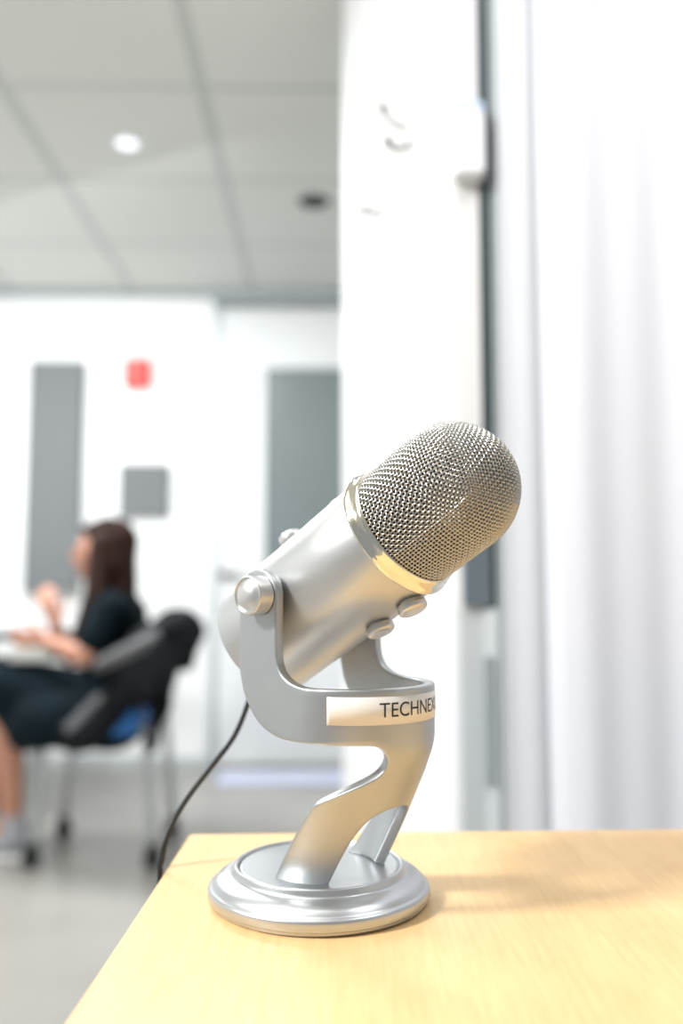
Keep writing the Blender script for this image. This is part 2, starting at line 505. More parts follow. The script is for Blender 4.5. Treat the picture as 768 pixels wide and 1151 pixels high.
def make_hook(pt, s, label):
    ang = math.atan2(dAB.y, dAB.x)
    e = empty('coat_hook', pt, ang)           # local x along the wall, local -y or +y out of it
    tag(e, label, 'hook', 'coat hooks on the white partition')
    out = -1 if Vector((math.sin(ang), -math.cos(ang))).dot(nAB) > 0 else 1
    bm = bmesh.new(); box(bm, -0.012 * s, 0.012 * s, min(0, out * 0.005), max(0, out * 0.005), -0.035 * s, 0.035 * s, 0.002)
    obj('back_plate', bm, M['whiteplastic'], e)
    bm = bmesh.new()
    P = [(0, 0.004 * out, 0.010 * s), (0, 0.03 * s * out, 0.012 * s), (0, 0.05 * s * out, 0.03 * s), (0, 0.055 * s * out, 0.045 * s)]
    tube(bm, catmull(P, 5), 0.005 * s, 8); ellipsoid(bm, P[-1], 0.009 * s, 0.009 * s, 0.009 * s, seg=12)
    obj('upper_prong', bm, M['steel'], e, True)
    bm = bmesh.new()
    P = [(0, 0.004 * out, -0.012 * s), (0, 0.018 * s * out, -0.030 * s), (0, 0.036 * s * out, -0.034 * s), (0, 0.045 * s * out, -0.018 * s)]
    tube(bm, catmull(P, 5), 0.006 * s, 8); ellipsoid(bm, P[-1], 0.010 * s, 0.010 * s, 0.010 * s, seg=12)
    obj('lower_prong', bm, M['steel'], e, True)


make_hook(on_partition(464, 150), 1.0, 'metal coat hook on the white partition, the larger nearer the dark seam')
make_hook(on_partition(429, 226), 0.95, 'metal coat hook on the white partition, nearer the ceiling tiles, lower in view')

# curtain: hanging folds
bm = bmesh.new()
x0 = W(621, 600, 1.22).x; x1 = 1.75
n = 460
cols_ = []


def fold(x):
    # px-driven fold rhythm: x in metres
    u = (x - x0)
    y = 1.235
    y += 0.005 * math.cos(u * 2 * PI / 0.155 + 0.35) + 0.0025 * math.sin(u * 2 * PI / 0.083 + 1.0) + 0.002 * math.sin(u * 31)
    if u < 0.02:
        y += 0.010 * (1 - u / 0.02)
    return y


rows = 14
for i in range(n + 1):
    x = x0 + (x1 - x0) * i / n
    c = []
    for j in range(rows + 1):
        z = 0.02 + (CEIL - 0.03) * j / rows
        c.append(bm.verts.new((x + 0.003 * math.sin(z * 1.7 + x * 9), fold(x) + 0.003 * math.sin(z * 2.1 + x * 14), z)))
    cols_.append(c)
for i in range(n):
    for j in range(rows):
        bm.faces.new((cols_[i][j], cols_[i + 1][j], cols_[i + 1][j + 1], cols_[i][j + 1]))
cu = obj('curtain', bm, M['curtain'], None, True)
sm = cu.modifiers.new('thick', 'SOLIDIFY'); sm.thickness = 0.0015
tag(cu, 'white floor-length curtain hanging in soft vertical folds at right', 'curtain')

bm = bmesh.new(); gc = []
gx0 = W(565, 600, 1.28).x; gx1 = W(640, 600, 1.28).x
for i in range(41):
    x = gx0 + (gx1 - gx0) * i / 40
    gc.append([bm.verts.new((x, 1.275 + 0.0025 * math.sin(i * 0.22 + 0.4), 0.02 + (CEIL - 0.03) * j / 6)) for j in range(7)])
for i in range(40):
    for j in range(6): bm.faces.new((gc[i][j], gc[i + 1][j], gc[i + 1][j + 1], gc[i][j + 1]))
gcu = obj('curtain', bm, mat('shaded_curtain_grey', (0.66, 0.68, 0.72), 0.8, 0, 0.01, 5), None, True)  # darker cloth colour stands in for the shade of the first fold
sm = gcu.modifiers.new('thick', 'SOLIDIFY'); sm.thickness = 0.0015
tag(gcu, 'narrow curtain panel with shade set into its pale grey, between the door post and the white curtain', 'curtain')

# ------------------------------------------------------------------ the near desk
dk = empty('desk', (-0.1085, 0.6525, 0), 0)
tag(dk, 'maple-topped desk carrying the silver microphone', 'desk')
bm = bmesh.new(); box(bm, 0, 1.35, -0.80, 0, TZ - 0.028, TZ, 0.0025, 3)
for v in bm.verts:                      # the top is not quite square
    u, t = v.co.x / 1.35, -v.co.y / 0.8
    v.co.x -= 0.0086 * t * (1 - u)
    v.co.y += 0.054 * u * (1 - t)
obj('desktop', bm, M['wood'], dk, True, 40)
for sx in (0.06, 1.29):
    for sy in (-0.74, -0.06):
        bm = bmesh.new(); box(bm, sx - 0.02, sx + 0.02, sy - 0.02, sy + 0.02, 0, TZ - 0.028, 0.003); obj('leg', bm, M['tubesteel'], dk)

# ------------------------------------------------------------------ the microphone
PSI = R(41)
mic = empty('desk_microphone', (-0.0127, 0.521, TZ), -PSI)
tag(mic, 'silver desktop microphone with wire mesh head tilted in its swivel stand', 'microphone')
# base
bm = bmesh.new()
prof = [(0.0, 0.0), (0.0, 0.0600), (0.0012, 0.0612), (0.0022, 0.0612), (0.0026, 0.0620), (0.0034, 0.0625), (0.0070, 0.0625), (0.0080, 0.0622), (0.0088, 0.0612),
        (0.0092, 0.0604), (0.0100, 0.0596), (0.0114, 0.0585), (0.0128, 0.0566), (0.0139, 0.0540), (0.0146, 0.0515), (0.0150, 0.0500), (0.0156, 0.0492), (0.0166, 0.0487),
        (0.0182, 0.0484), (0.0190, 0.0480), (0.0194, 0.0472), (0.0193, 0.0464), (0.0188, 0.0459), (0.0168, 0.0457), (0.0164, 0.0455), (0.0164, 0.0452), (0.0174, 0.0449), (0.0180, 0.0443), (0.0181, 0.0435), (0.0181, 0.0)]
lathe(bm, prof, 160)
base = obj('base', bm, M['silver_base'], mic, True, 60)

# stand: one bent plate, drawn flat in (s, z) and wrapped round a U-shaped section that leans back to the foot
RR = 0.0455


def wz(z):
    t = (z - .018) / (.088 - .018); d = 1 - t; k = .12
    return (t + 1 - math.sqrt(d * d + k * k * 0.25)) / 2


def surf(s, z):
    w = wz(z); uc = .004 + .0214 * w; r = .034 + .0115 * w; k = r / RR; q = PI / 2 * RR
    if abs(s) <= q:
        a = s / RR; return Vector((uc + r * math.cos(a), r * math.sin(a), z))
    return Vector((uc - (abs(s) - q) * k, math.copysign(r, s), z))


def surf_n(s, z):
    e = 1e-4
    t1 = surf(s + e, z) - surf(s - e, z); t2 = surf(s, z + e) - surf(s, z - e)
    return t1.cross(t2).normalized()


def path(*segs):
    out = []
    for s in segs:
        for p in s:
            if not out or (Vector(out[-1]) - Vector(p)).length > 1e-6: out.append(tuple(p))
    return out


def lin(a, b, step=0.0016):
    a = Vector(a); b = Vector(b); n = max(1, int((b - a).length / step)); return [a.lerp(b, k / n) for k in range(n + 1)]


half = path(
    lin((0, .122), (.060, .122)),
    catmull([(.060, .122), (.0665, .1222), (.0725, .1231), (.0782, .1250), (.0825, .1280), (.0855, .1325), (.0868, .138), (.087, .144)], 4),
    lin((.087, .144), (.087, .169)),
    [(.1015 - .0145 * math.cos(PI * k / 22), .170 + .0145 * math.sin(PI * k / 22)) for k in range(23)],
    lin((.116, .169), (.116, .140)),
    catmull([(.116, .140), (.1157, .130), (.1135, .1202), (.1105, .1135), (.106, .107), (.1005, .1015), (.0935, .0975), (.085, .0948), (.0765, .0940), (.068, .0938)], 4),
    lin((.068, .0938), (.032, .0938)),
    catmull([(.032, .0938), (.0278, .0934), (.0243, .0918), (.0215, .0890), (.0197, .0848), (.0205, .0802), (.0232, .0772), (.0275, .0747), (.0345, .0717), (.043, .0680), (.051, .0645), (.0542, .0628)], 4),
    catmull([(.0542, .0628), (.0566, .0610), (.0581, .0585)], 3),
    lin((.0581, .0585), (.0796, .0170)),
    lin((.0796, .0170), (.0352, .0170)),
    catmull([(.0352, .0170), (.0335, .0230), (.0307, .033), (.0270, .0430), (.0215, .0515), (.0150, .0557), (.0075, .0575), (0, .0580)], 5),
)
# resample evenly
def resample(P, step):
    P = [Vector((p[0], p[1])) for p in P]
    out = [P[0]]; acc = 0
    for a, b in zip(P[:-1], P[1:]):
        L = (b - a).length
        if L < 1e-9: continue
        pos = step - acc
        while pos <= L:
            out.append(a.lerp(b, pos / L)); pos += step
        acc = L - (pos - step)
    if (out[-1] - P[-1]).length > step * 0.4: out.append(P[-1])
    else: out[-1] = P[-1]
    return out


half = resample(half, 0.0013)
# orient: the outline runs clockwise from the top middle along +s; mirror for the other half
loop2 = [Vector((p.x, p.y)) for p in half] + [Vector((-p.x, p.y)) for p in reversed(half[1:-1])]
nL = len(loop2)


def inset(loop, d):
    out = []
    n = len(loop)
    for i in range(n):
        t = (loop[(i + 1) % n] - loop[i - 1]).normalized()
        nrm = Vector((t.y, -t.x))          # interior lies to the right of a clockwise loop
        out.append(loop[i] + nrm * d)
    return out


THK = 0.006
cr = 0.0011
levels = [(cr, 0.0), (cr * 0.5, cr * 0.13), (cr * 0.15, cr * 0.5), (0.0, cr), (0.0, THK - cr), (cr * 0.15, THK - cr * 0.5), (cr * 0.5, THK - cr * 0.13), (cr, THK)]
bm = bmesh.new()
ringv = []
for ins, dep in levels:
    lp = inset(loop2, ins)
    ringv.append([bm.verts.new(surf(p.x, p.y) - surf_n(p.x, p.y) * dep) for p in lp])
for Aa, Bb in zip(ringv[:-1], ringv[1:]):
    for k in range(nL):
        k2 = (k + 1) % nL
        bm.faces.new((Aa[k], Aa[k2], Bb[k2], Bb[k]))
# fill both faces
inner = inset(loop2, cr)


def inside(p, poly):
    c = False; n = len(poly); j = n - 1
    for i in range(n):
        a, b = poly[i], poly[j]
        if (a.y > p.y) != (b.y > p.y) and p.x < (b.x - a.x) * (p.y - a.y) / (b.y - a.y) + a.x: c = not c
        j = i
    return c


grid = []
stp = 0.0022
for i in range(-56, 57):
    for j in range(5, 90):
        p = Vector((i * stp + (0.5 * stp if j % 2 else 0), j * stp))
        if not inside(p, inner): continue
        if min((p - q).length_squared for q in inner) < (0.0011) ** 2: continue
        grid.append(p)
verts2 = inner + grid
edges = [(k, (k + 1) % nL) for k in range(nL)]
vo, eo, fo, ov, oe, of = delaunay_2d_cdt(verts2, edges, [], 1, 1e-9)
for dep, ring in ((0.0, ringv[0]), (THK, ringv[-1])):
    mp = {}
    for i, p in enumerate(vo):
        src = [k for k in ov[i] if k < nL]
        mp[i] = ring[src[0]] if src else bm.verts.new(surf(p.x, p.y) - surf_n(p.x, p.y) * dep)
    for f in fo:
        vs = [mp[k] for k in f]
        if len(set(vs)) == 3:
            try: bm.faces.new(vs)
            except ValueError: pass
stand = obj('swivel_stand', bm, M['silver'], mic, True)

# name label on the band
bm = bmesh.new()
s0, s1, za, zb = -0.053, 0.046, 0.1042, 0.1184
n = 60
for off in (0.00025,):
    top = []; bot = []
    for k in range(n + 1):
        s = s0 + (s1 - s0) * k / n
        nn = surf_n(s, 0.11)
        top.append(bm.verts.new(surf(s, zb) + nn * off)); bot.append(bm.verts.new(surf(s, za) + nn * off))
    for k in range(n): bm.faces.new((bot[k], bot[k + 1], top[k + 1], top[k]))
lab = obj('label_tape', bm, M['label'], stand, True)
lab['label'] = 'white label tape with black capitals'
sd = lab.modifiers.new('thick', 'SOLIDIFY'); sd.thickness = 0.0002; sd.offset = -1
fc = bpy.data.curves.new('lettering', 'FONT'); fc.body = 'TECHNEXUS'; fc.size = 1.0; fc.resolution_u = 6
tmp = bpy.data.objects.new('lettering_tmp', fc); col.objects.link(tmp)
bpy.context.view_layer.update()
me = tmp.to_mesh()
xs = [v.co.x for v in me.vertices]; ys = [v.co.y for v in me.vertices]
bm = bmesh.new(); bm.from_mesh(me)
tmp.to_mesh_clear()
bpy.data.objects.remove(tmp)
# the nine letters run from s = -0.0258; cap height 7.4 mm
kx = (0.0572) / (max(xs) - min(xs)); ky = 0.0074 / (max(ys) - min(ys))
for v in bm.verts:
    s = -0.0258 + (v.co.x - min(xs)) * kx
    z = 0.1080 + (v.co.y - min(ys)) * ky
    v.co = surf(s, z) + surf_n(s, z) * 0.00042
let = obj('lettering', bm, M['ink'], lab)

# pivot knobs
PV = Vector((-0.0021, 0, 0.170))
for sg in (-1, 1):
    y0 = sg * RR
    ax = (0, sg, 0)
    bm = bmesh.new()
    lathe(bm, [(0.0, 0.0), (0.0, 0.0098), (0.0004, 0.0098), (0.0006, 0.0107), (0.0092, 0.0107), (0.0100, 0.0105), (0.0104, 0.0100), (0.0104, 0.0096), (0.0099, 0.0092), (0.0094, 0.0089), (0.0096, 0.0085),
               (0.0110, 0.0070), (0.0120, 0.0048), (0.0126, 0.0022), (0.0127, 0.0)], 56, PV + Vector((0, y0, 0)), ax)
    obj('pivot_knob', bm, M['knob'], mic, True, 50)
    bm = bmesh.new()
    lathe(bm, [(0.0, 0.0), (0.0, 0.008), (0.006, 0.008), (0.006, 0)], 32, PV + Vector((0, sg * 0.0345, 0)), ax)
    obj('pivot_boss', bm, M['rubber'], mic, True, 50)

# body, ring and grille along the tilted axis
PH = R(30.5)
AX = Vector((math.cos(PH), 0, math.sin(PH)))
E1 = Vector((-math.sin(PH), 0, math.cos(PH)))
E2 = Vector((0, 1, 0))
PB = PV + Vector((0.0021, 0, 0))
bm = bmesh.new()
rb = 0.0362
prof = [(-0.055, 0.0), (-0.055, 0.030), (-0.0546, 0.0322), (-0.0535, 0.0340), (-0.0518, 0.0353), (-0.0495, 0.0360), (-0.047, rb), (-0.03, rb), (0.0, rb), (0.03, rb), (0.0640, rb), (0.0646, 0.0359), (0.0650, 0.0352), (0.0650, 0.0)]
lathe(bm, prof, 128, PB, AX)
body = obj('microphone_body', bm, M['silver_body'], mic, True, 50)
bm = bmesh.new()
lathe(bm, [(0.0652, 0.0352), (0.0650, 0.0372), (0.0654, 0.0380), (0.0662, 0.0385), (0.0672, 0.0384), (0.0684, 0.0376), (0.0702, 0.0369), (0.0722, 0.0366), (0.0735, 0.0364), (0.0743, 0.0359), (0.0746, 0.0351), (0.0742, 0.0344), (0.0730, 0.0340), (0.0660, 0.0340)], 128, PB, AX, closed=True)
ring = obj('collar_ring', bm, M['chrome'], body, True, 60)
ring['label'] = 'polished chrome collar ring'

# grille
RG = 0.0344
sb_, sc_ = 0.0735, 0.1085
N = 28
CELL = RG * PI / 2 / N * 1.12
ROT = R(7)


def gpt(dx, dy, dz, s=None):
    """direction in (e1,e2,axis) -> point; with s set, a point of the straight part"""
    c, sn = math.cos(ROT), math.sin(ROT)
    X = dx * c - dy * sn; Y = dx * sn + dy * c
    if s is None:
        L = math.sqrt(dx * dx + dy * dy + dz * dz)
        nrm = (E1 * X + E2 * Y + AX * dz) / L
        return PB + AX * sc_ + nrm * RG, nrm
    L = math.hypot(X, Y)
    nrm = (E1 * X + E2 * Y) / L
    return PB + AX * s + nrm * RG, nrm


def tn(k):
    a = k / N * 2 - 1
    return 0.45 * math.tan(a * PI / 4) + 0.55 * a


NS = N // 2
NCYL = int((sc_ - sb_) / CELL)


def side_pt(side, k, row):
    """side 0..3, k 0..N along it, row 0 at the cap edge going down"""
    a = tn(k)
    if row <= NS:
        c = math.tan((1 - row / NS) * PI / 4) if row < NS else 0.0
        v = [(a, 1, c), (1, -a, c), (-a, -1, c), (-1, a, c)][side]
        return gpt(*v)
    v = [(a, 1, 0), (1, -a, 0), (-a, -1, 0), (-1, a, 0)][side]
    return gpt(*v, s=sc_ - (sc_ - sb_) * (row - NS) / NCYL)


ROWS = NS + NCYL
wires = []
for i in range(0, N + 1):
    a = tn(i)
    # lines of constant x: from side 0 (y=+1) over the cap to side 2 (y=-1)
    up = [side_pt(0, i, r) for r in range(ROWS, 0, -1)]
    capl = [gpt(a, tn(N - j), 1) for j in range(N + 1)]
    dn = [side_pt(2, N - i, r) for r in range(1, ROWS + 1)]
    wires.append((up + capl + dn, i % 2, False))
    up = [side_pt(3, i, r) for r in range(ROWS, 0, -1)]
    capl = [gpt(tn(j), a, 1) for j in range(N + 1)]
    dn = [side_pt(1, N - i, r) for r in range(1, ROWS + 1)]
    if 0 < i < N or True:
        wires.append((up + capl + dn, (i + 1) % 2, False))
for r in range(1, ROWS + 1):
    pts = []
    for side in range(4):
        for k in range(N): pts.append(side_pt(side, k, r))
    wires.append((pts, (r + 1) % 2, True))
WR = 0.00043; HH = 0.00038
vs = []; fs = []
SEG = 5
for pts, par, closed in wires:
    P = []
    n = len(pts)
    for i in range(n):
        p, nn = pts[i]
        P.append((p + nn * HH * (1 if (i + par) % 2 else -1), nn))
        if i < n - 1 or closed:
            p2, n2 = pts[(i + 1) % n]
            P.append(((p + p2) / 2, (nn + n2).normalized()))
    m_ = len(P); b0 = len(vs)
    for i in range(m_):
        if closed: t = P[(i + 1) % m_][0] - P[i - 1][0]
        else: t = P[min(i + 1, m_ - 1)][0] - P[max(i - 1, 0)][0]
        t.normalize()
        nn = P[i][1]; nn = (nn - t * nn.dot(t)).normalized(); bb = t.cross(nn)
        for k in range(SEG):
            an = 2 * PI * k / SEG
            vs.append(P[i][0] + (nn * math.cos(an) + bb * math.sin(an)) * WR)
    for i in range(m_ if closed else m_ - 1):
        i2 = (i + 1) % m_
        for k in range(SEG):
            k2 = (k + 1) % SEG
            fs.append((b0 + i * SEG + k, b0 + i * SEG + k2, b0 + i2 * SEG + k2, b0 + i2 * SEG + k))
me = bpy.data.meshes.new('mesh_grille'); me.from_pydata([tuple(v) for v in vs], [], fs); me.update()
for p in me.polygons: p.use_smooth = True
me.materials.append(M['wire'])
gr = bpy.data.objects.new('mesh_grille', me); col.objects.link(gr); gr.parent = body
gr['label'] = 'domed woven wire mesh head'
bm = bmesh.new()
rf = RG - 0.0022
lathe(bm, [(0.0655, 0.0), (0.0655, rf)] + [(sc_ + rf * math.sin(PI / 2 * k / 16), rf * math.cos(PI / 2 * k / 16)) for k in range(16)] + [(sc_ + rf, 0)], 64, PB, AX)
obj('grille_lining', bm, M['foam'], body, True, 60)

# knobs on the body
ND = -E1


def disc_knob(name, s, side_v, rad, hgt, d, label=None):
    c = PB + AX * s + E2 * side_v + d * (rb - 0.0006)
    bm = bmesh.new()
    lathe(bm, [(0, 0), (0, rad * 0.72), (0.0012, rad * 0.72), (0.0014, rad * 0.94), (0.0019, rad), (hgt * 0.72, rad), (hgt * 0.86, rad * 0.95), (hgt * 0.97, rad * 0.8), (hgt, rad * 0.55), (hgt, 0)], 48, c, d, ref=AX)
    o = obj(name, bm, M['knob'], body, True, 50)
    return o


disc_knob('mute_button', 0.0295, 0.0, 0.0080, 0.0062, ND)
disc_knob('volume_knob', 0.0545, 0.0, 0.0082, 0.0068, ND)
o = disc_knob('gain_knob', -0.003, 0.0, 0.0075, 0.0090, E1)
disc_knob('pattern_knob', 0.040, 0.0, 0.0065, 0.0035, E1)

# cable
mw = Matrix.Translation((-0.0127, 0.521, TZ)) @ Matrix.Rotation(-PSI, 4, 'Z')
e0 = mw @ (PB - AX * 0.0555)
e1 = mw @ (PB - AX * 0.064)
yc = 0.578
P = [e0, e1, W(287, 760, yc), W(279, 790, yc + 0.002), W(263, 828, yc), W(236, 864, yc), W(207, 903, yc), W(189, 938, yc - 0.002), W(182, 968, yc - 0.004), W(179, 1000, yc - 0.004)]
P += [Vector((-0.117, 0.565, 0.60)), Vector((-0.122, 0.560, 0.45)), Vector((-0.135, 0.57, 0.25)), Vector((-0.165, 0.60, 0.06)), Vector((-0.21, 0.66, 0.006)), Vector((-0.32, 0.78, 0.004)), Vector((-0.42, 0.80, 0.004))]
bm = bmesh.new(); tube(bm, catmull(P, 7), 0.0017, 10)
cb = obj('usb_cable', bm, M['rubber'], None, True, 60)
tag(cb, 'thin black cable hanging from the microphone over the left desk edge', 'cable')

# ------------------------------------------------------------------ seated woman, chair, jacket, table
YP = 3.25


def Q(px, py, dy=0.0): return W(px, py, YP + dy)


chair = empty('office_chair', Q(118, 960)); chair.location.z = 0
tag(chair, 'blue-seated metal chair on casters that the woman sits on', 'chair')
cl = chair.location.copy()


def L_(p): return Vector(p) - cl


sx0 = Q(80, 800).x; sx1 = Q(170, 800).x; sz = Q(150, 790).z
bm = bmesh.new(); box(bm, sx0 - cl.x, sx1 - cl.x, YP - 0.23 - cl.y, YP + 0.23 - cl.y, sz - 0.085, sz, 0.03, 4); obj('seat', bm, M['blue'], chair, True)
bt = Q(192, 706); bb_ = Q(166, 800)
bm = bmesh.new()
for k in range(0, 13):
    y = -0.22 + 0.44 * k / 12
    bulge = 0.03 * (1 - (y / 0.22) ** 2)
    a0 = Vector((bb_.x + bulge - cl.x, YP + y - cl.y, bb_.z + 0.05)); a1 = Vector((bt.x + bulge - cl.x, YP + y - cl.y, bt.z))
    if k == 0: colv = []
    colv.append([bm.verts.new(a0.lerp(a1, j / 6)) for j in range(7)])
for k in range(12):
    for j in range(6): bm.faces.new((colv[k][j], colv[k + 1][j], colv[k + 1][j + 1], colv[k][j + 1]))
o = obj('backrest', bm, M['rubber'], chair, True); m_ = o.modifiers.new('t', 'SOLIDIFY'); m_.thickness = 0.025
for sy in (-0.17, 0.17):
    for (pt, ft, nm) in (((Q(164, 800, -.17).x, sz - 0.05), Q(172, 955, -.17).x, 'rear'), ((Q(52, 830, -.17).x, sz - 0.05), Q(36, 955, -.17).x, 'front')):
        bm = bmesh.new()
        tube(bm, [(pt[0] - cl.x, YP + sy - cl.y, pt[1]), (ft - cl.x, YP + sy * 1.05 - cl.y, 0.075)], 0.016, 10)
        lg = obj('leg', bm, M['tubesteel'], chair, True, 50)
        bm = bmesh.new()
        lathe(bm, [(-0.016, 0), (-0.016, 0.022), (-0.012, 0.030), (0.012, 0.030), (0.016, 0.022), (0.016, 0)], 20, (ft - cl.x, YP + sy * 1.05 - cl.y, 0.030), (0, 1, 0))
        box(bm, ft - cl.x - 0.02, ft - cl.x + 0.02, YP + sy * 1.05 - cl.y - 0.022, YP + sy * 1.05 - cl.y + 0.022, 0.045, 0.085, 0.008)
        obj('caster', bm, M['rubber'], lg, True, 50)
    bm = bmesh.new(); tube(bm, [(Q(52, 800, -.17).x - cl.x, YP + sy - cl.y, sz - 0.055), (Q(164, 800, -.17).x - cl.x, YP + sy - cl.y, sz - 0.055)], 0.013, 10); obj('seat_rail', bm, M['tubesteel'], chair, True, 50)
    bm = bmesh.new(); tube(bm, [(Q(162, 800).x - cl.x, YP + sy - cl.y, sz - 0.05), (bb_.x - cl.x + 0.01, YP + sy - cl.y, bb_.z + 0.05), (bt.x - cl.x, YP + sy - cl.y, bt.z - 0.03)], 0.014, 10)
    obj('back_frame', bm, M['rubber'], chair, True, 50)

# person -----------------------------------------------------
per = empty('person', Q(100, 960)); per.location.z = 0
tag(per, 'seated woman with long dark brown hair in a black dress, facing left', 'person')
pl = per.location.copy()


def K(px, py, dy=0.0): return Q(px, py, dy) - pl


bm = bmesh.new()
hc_ = K(117, 620)
# head: skull, face, jaw, nose, ear, neck
ellipsoid(bm, hc_ + Vector((0.015, 0, 0.02)), 0.092, 0.074, 0.092)
ellipsoid(bm, hc_ + Vector((-0.040, 0, -0.010)), 0.060, 0.062, 0.085)
ellipsoid(bm, hc_ + Vector((-0.052, 0, -0.078)), 0.036, 0.040, 0.032)
capsule(bm, hc_ + Vector((-0.094, 0, 0.012)), hc_ + Vector((-0.112, 0, -0.022)), 0.010, 0.014, 8)
capsule(bm, hc_ + Vector((-0.092, -0.014, -0.052)), hc_ + Vector((-0.092, 0.014, -0.052)), 0.010, 0.010, 8)
for sg in (-1, 1): ellipsoid(bm, hc_ + Vector((0.005, sg * 0.075, -0.01)), 0.017, 0.009, 0.030)
capsule(bm, hc_ + Vector((0.012, 0, -0.06)), K(128, 672), 0.052, 0.056)
# trunk
chest = K(130, 712); waist = K(134, 760); hip = K(126, 800)
capsule(bm, chest + Vector((0, -0.06, 0.02)), chest + Vector((0, 0.06, 0.02)), 0.10, 0.10)
capsule(bm, chest, waist, 0.10, 0.095); capsule(bm, waist, hip, 0.10, 0.12)
# arms: near one resting forward with the forearm up, far one reaching to the table
shN = K(126, 684, -0.17); elN = K(96, 738, -0.22); wrN = K(52, 720, -0.16)
shF = K(120, 684, 0.17); elF = K(80, 738, 0.20); wrF = K(62, 702, 0.10)
for s_, e_, w_ in ((shN, elN, wrN), (shF, elF, wrF)):
    capsule(bm, s_, e_, 0.048, 0.038); capsule(bm, e_, w_, 0.038, 0.026)


def hand(bm, wr, d, upv, thumb_side):
    d = Vector(d).normalized(); sd_ = Vector(upv) - d * Vector(upv).dot(d); sd_.normalize(); nn = d.cross(sd_)
    pc = wr + d * 0.05
    capsule(bm, wr, pc + d * 0.02, 0.024, 0.030, 10, 0.55, nn)
    for k, (o_, ln) in enumerate(((-0.030, 0.058), (-0.010, 0.072), (0.010, 0.078), (0.029, 0.070))):
        b0 = pc + d * 0.035 + sd_ * o_
        b1 = b0 + d * ln * 0.5 + nn * 0.012
        b2 = b1 + d * ln * 0.32 + nn * 0.028
        capsule(bm, b0, b1, 0.0095, 0.0088, 8); capsule(bm, b1, b2, 0.0088, 0.0075, 8)
    t0 = wr + d * 0.025 + sd_ * 0.026; t1 = t0 + d * 0.028 + sd_ * 0.024 + nn * 0.01; t2 = t1 + d * 0.028 + sd_ * 0.004 + nn * 0.012
    capsule(bm, t0, t1, 0.013, 0.011, 8); capsule(bm, t1, t2, 0.011, 0.009, 8)


hand(bm, wrN, (-1, 0.1, 0.05), (0, -0.2, 1), 1)
hand(bm, wrF, (-0.35, 0.0, 1), (1, 0.2, 0), 1)
# legs
kneeN = K(8, 770, -0.11); kneeF = K(0, 765, 0.12)
ankN = K(14, 925, -0.09); ankF = K(-14, 925, 0.12)
for hp, kn, an in ((hip + Vector((0, -0.09, 0)), kneeN, ankN), (hip + Vector((0, 0.09, 0)), kneeF, ankF)):
    capsule(bm, hp, kn, 0.085, 0.058)
    capsule(bm, kn, kn.lerp(an, 0.35), 0.052, 0.055); capsule(bm, kn.lerp(an, 0.35), an, 0.055, 0.034)
    capsule(bm, an, an + Vector((-0.10, 0, -0.05)), 0.033, 0.026)
body_ = obj('body', bm, M['skin'], per, True); remesh(body_, 0.007, 3)
# hair
bm = bmesh.new()
ellipsoid(bm, hc_ + Vector((0.032, 0, 0.030)), 0.098, 0.088, 0.098)
ellipsoid(bm, hc_ + Vector((0.045, 0, -0.03)), 0.078, 0.088, 0.10)
capsule(bm, hc_ + Vector((0.0, -0.070, 0.03)), K(108, 668, -0.11), 0.036, 0.044)
capsule(bm, K(108, 668, -0.11), K(90, 706, -0.13), 0.044, 0.026)
capsule(bm, hc_ + Vector((0.0, 0.070, 0.03)), K(108, 668, 0.10), 0.036, 0.044)
capsule(bm, K(108, 668, 0.10), K(92, 700, 0.12), 0.042, 0.026)
capsule(bm, hc_ + Vector((0.05, 0, -0.04)), K(137, 665), 0.075, 0.06)
capsule(bm, hc_ + Vector((-0.055, -0.03, 0.078)), hc_ + Vector((0.02, -0.04, 0.095)), 0.022, 0.035)
hr = obj('hair', bm, M['hair'], per, True); remesh(hr, 0.009, 3)
# dress
bm = bmesh.new()
capsule(bm, chest + Vector((0.0, -0.09, 0.06)), chest + Vector((0, 0.09, 0.06)), 0.098, 0.098)
capsule(bm, chest + Vector((0.0, -0.05, 0.0)), chest + Vector((0, 0.05, 0.0)), 0.118, 0.118)
capsule(bm, chest + Vector((-0.02, -0.05, 0)), waist + Vector((0, -0.04, 0)), 0.112, 0.108); capsule(bm, chest + Vector((0, 0.05, 0)), waist + Vector((0, 0.04, 0)), 0.112, 0.108)
capsule(bm, waist, hip, 0.125, 0.14)
for s_, e_ in ((shN, elN), (shF, elF)):
    capsule(bm, s_, s_.lerp(e_, 0.68), 0.064, 0.058)
for hp, kn in ((hip + Vector((0, -0.09, 0)), kneeN), (hip + Vector((0, 0.09, 0)), kneeF)):
    capsule(bm, hp, kn, 0.125, 0.095)
capsule(bm, hip + Vector((-0.12, 0, 0.0)), (kneeN + kneeF) / 2, 0.13, 0.10)
capsule(bm, hip + Vector((-0.10, -0.06, -0.05)), kneeN + Vector((0.05, 0.03, -0.10)), 0.085, 0.095)
capsule(bm, kneeN + Vector((0.03, 0, -0.06)), kneeN + Vector((0.05, 0.01, -0.13)), 0.085, 0.075)
capsule(bm, K(118, 795, -0.20), K(45, 812, -0.20), 0.085, 0.095)
capsule(bm, K(60, 815, -0.20), K(30, 822, -0.18), 0.07, 0.07)
capsule(bm, K(132, 770, -0.12), K(100, 805, -0.22), 0.09, 0.07)
dr_ = obj('dress', bm, M['dress'], per, True); remesh(dr_, 0.011, 4)
for sg in (-1, 1):
    bm = bmesh.new(); ellipsoid(bm, hc_ + Vector((-0.090, sg * 0.028, 0.008)), 0.010, 0.012, 0.008, seg=10)
    obj('eye', bm, M['ink'], per, True)
bm = bmesh.new(); capsule(bm, hc_ + Vector((-0.100, -0.016, -0.048)), hc_ + Vector((-0.100, 0.016, -0.048)), 0.0055, 0.0055, 8)
obj('mouth', bm, mat('lips', (0.45, 0.12, 0.10), 0.5), per, True)
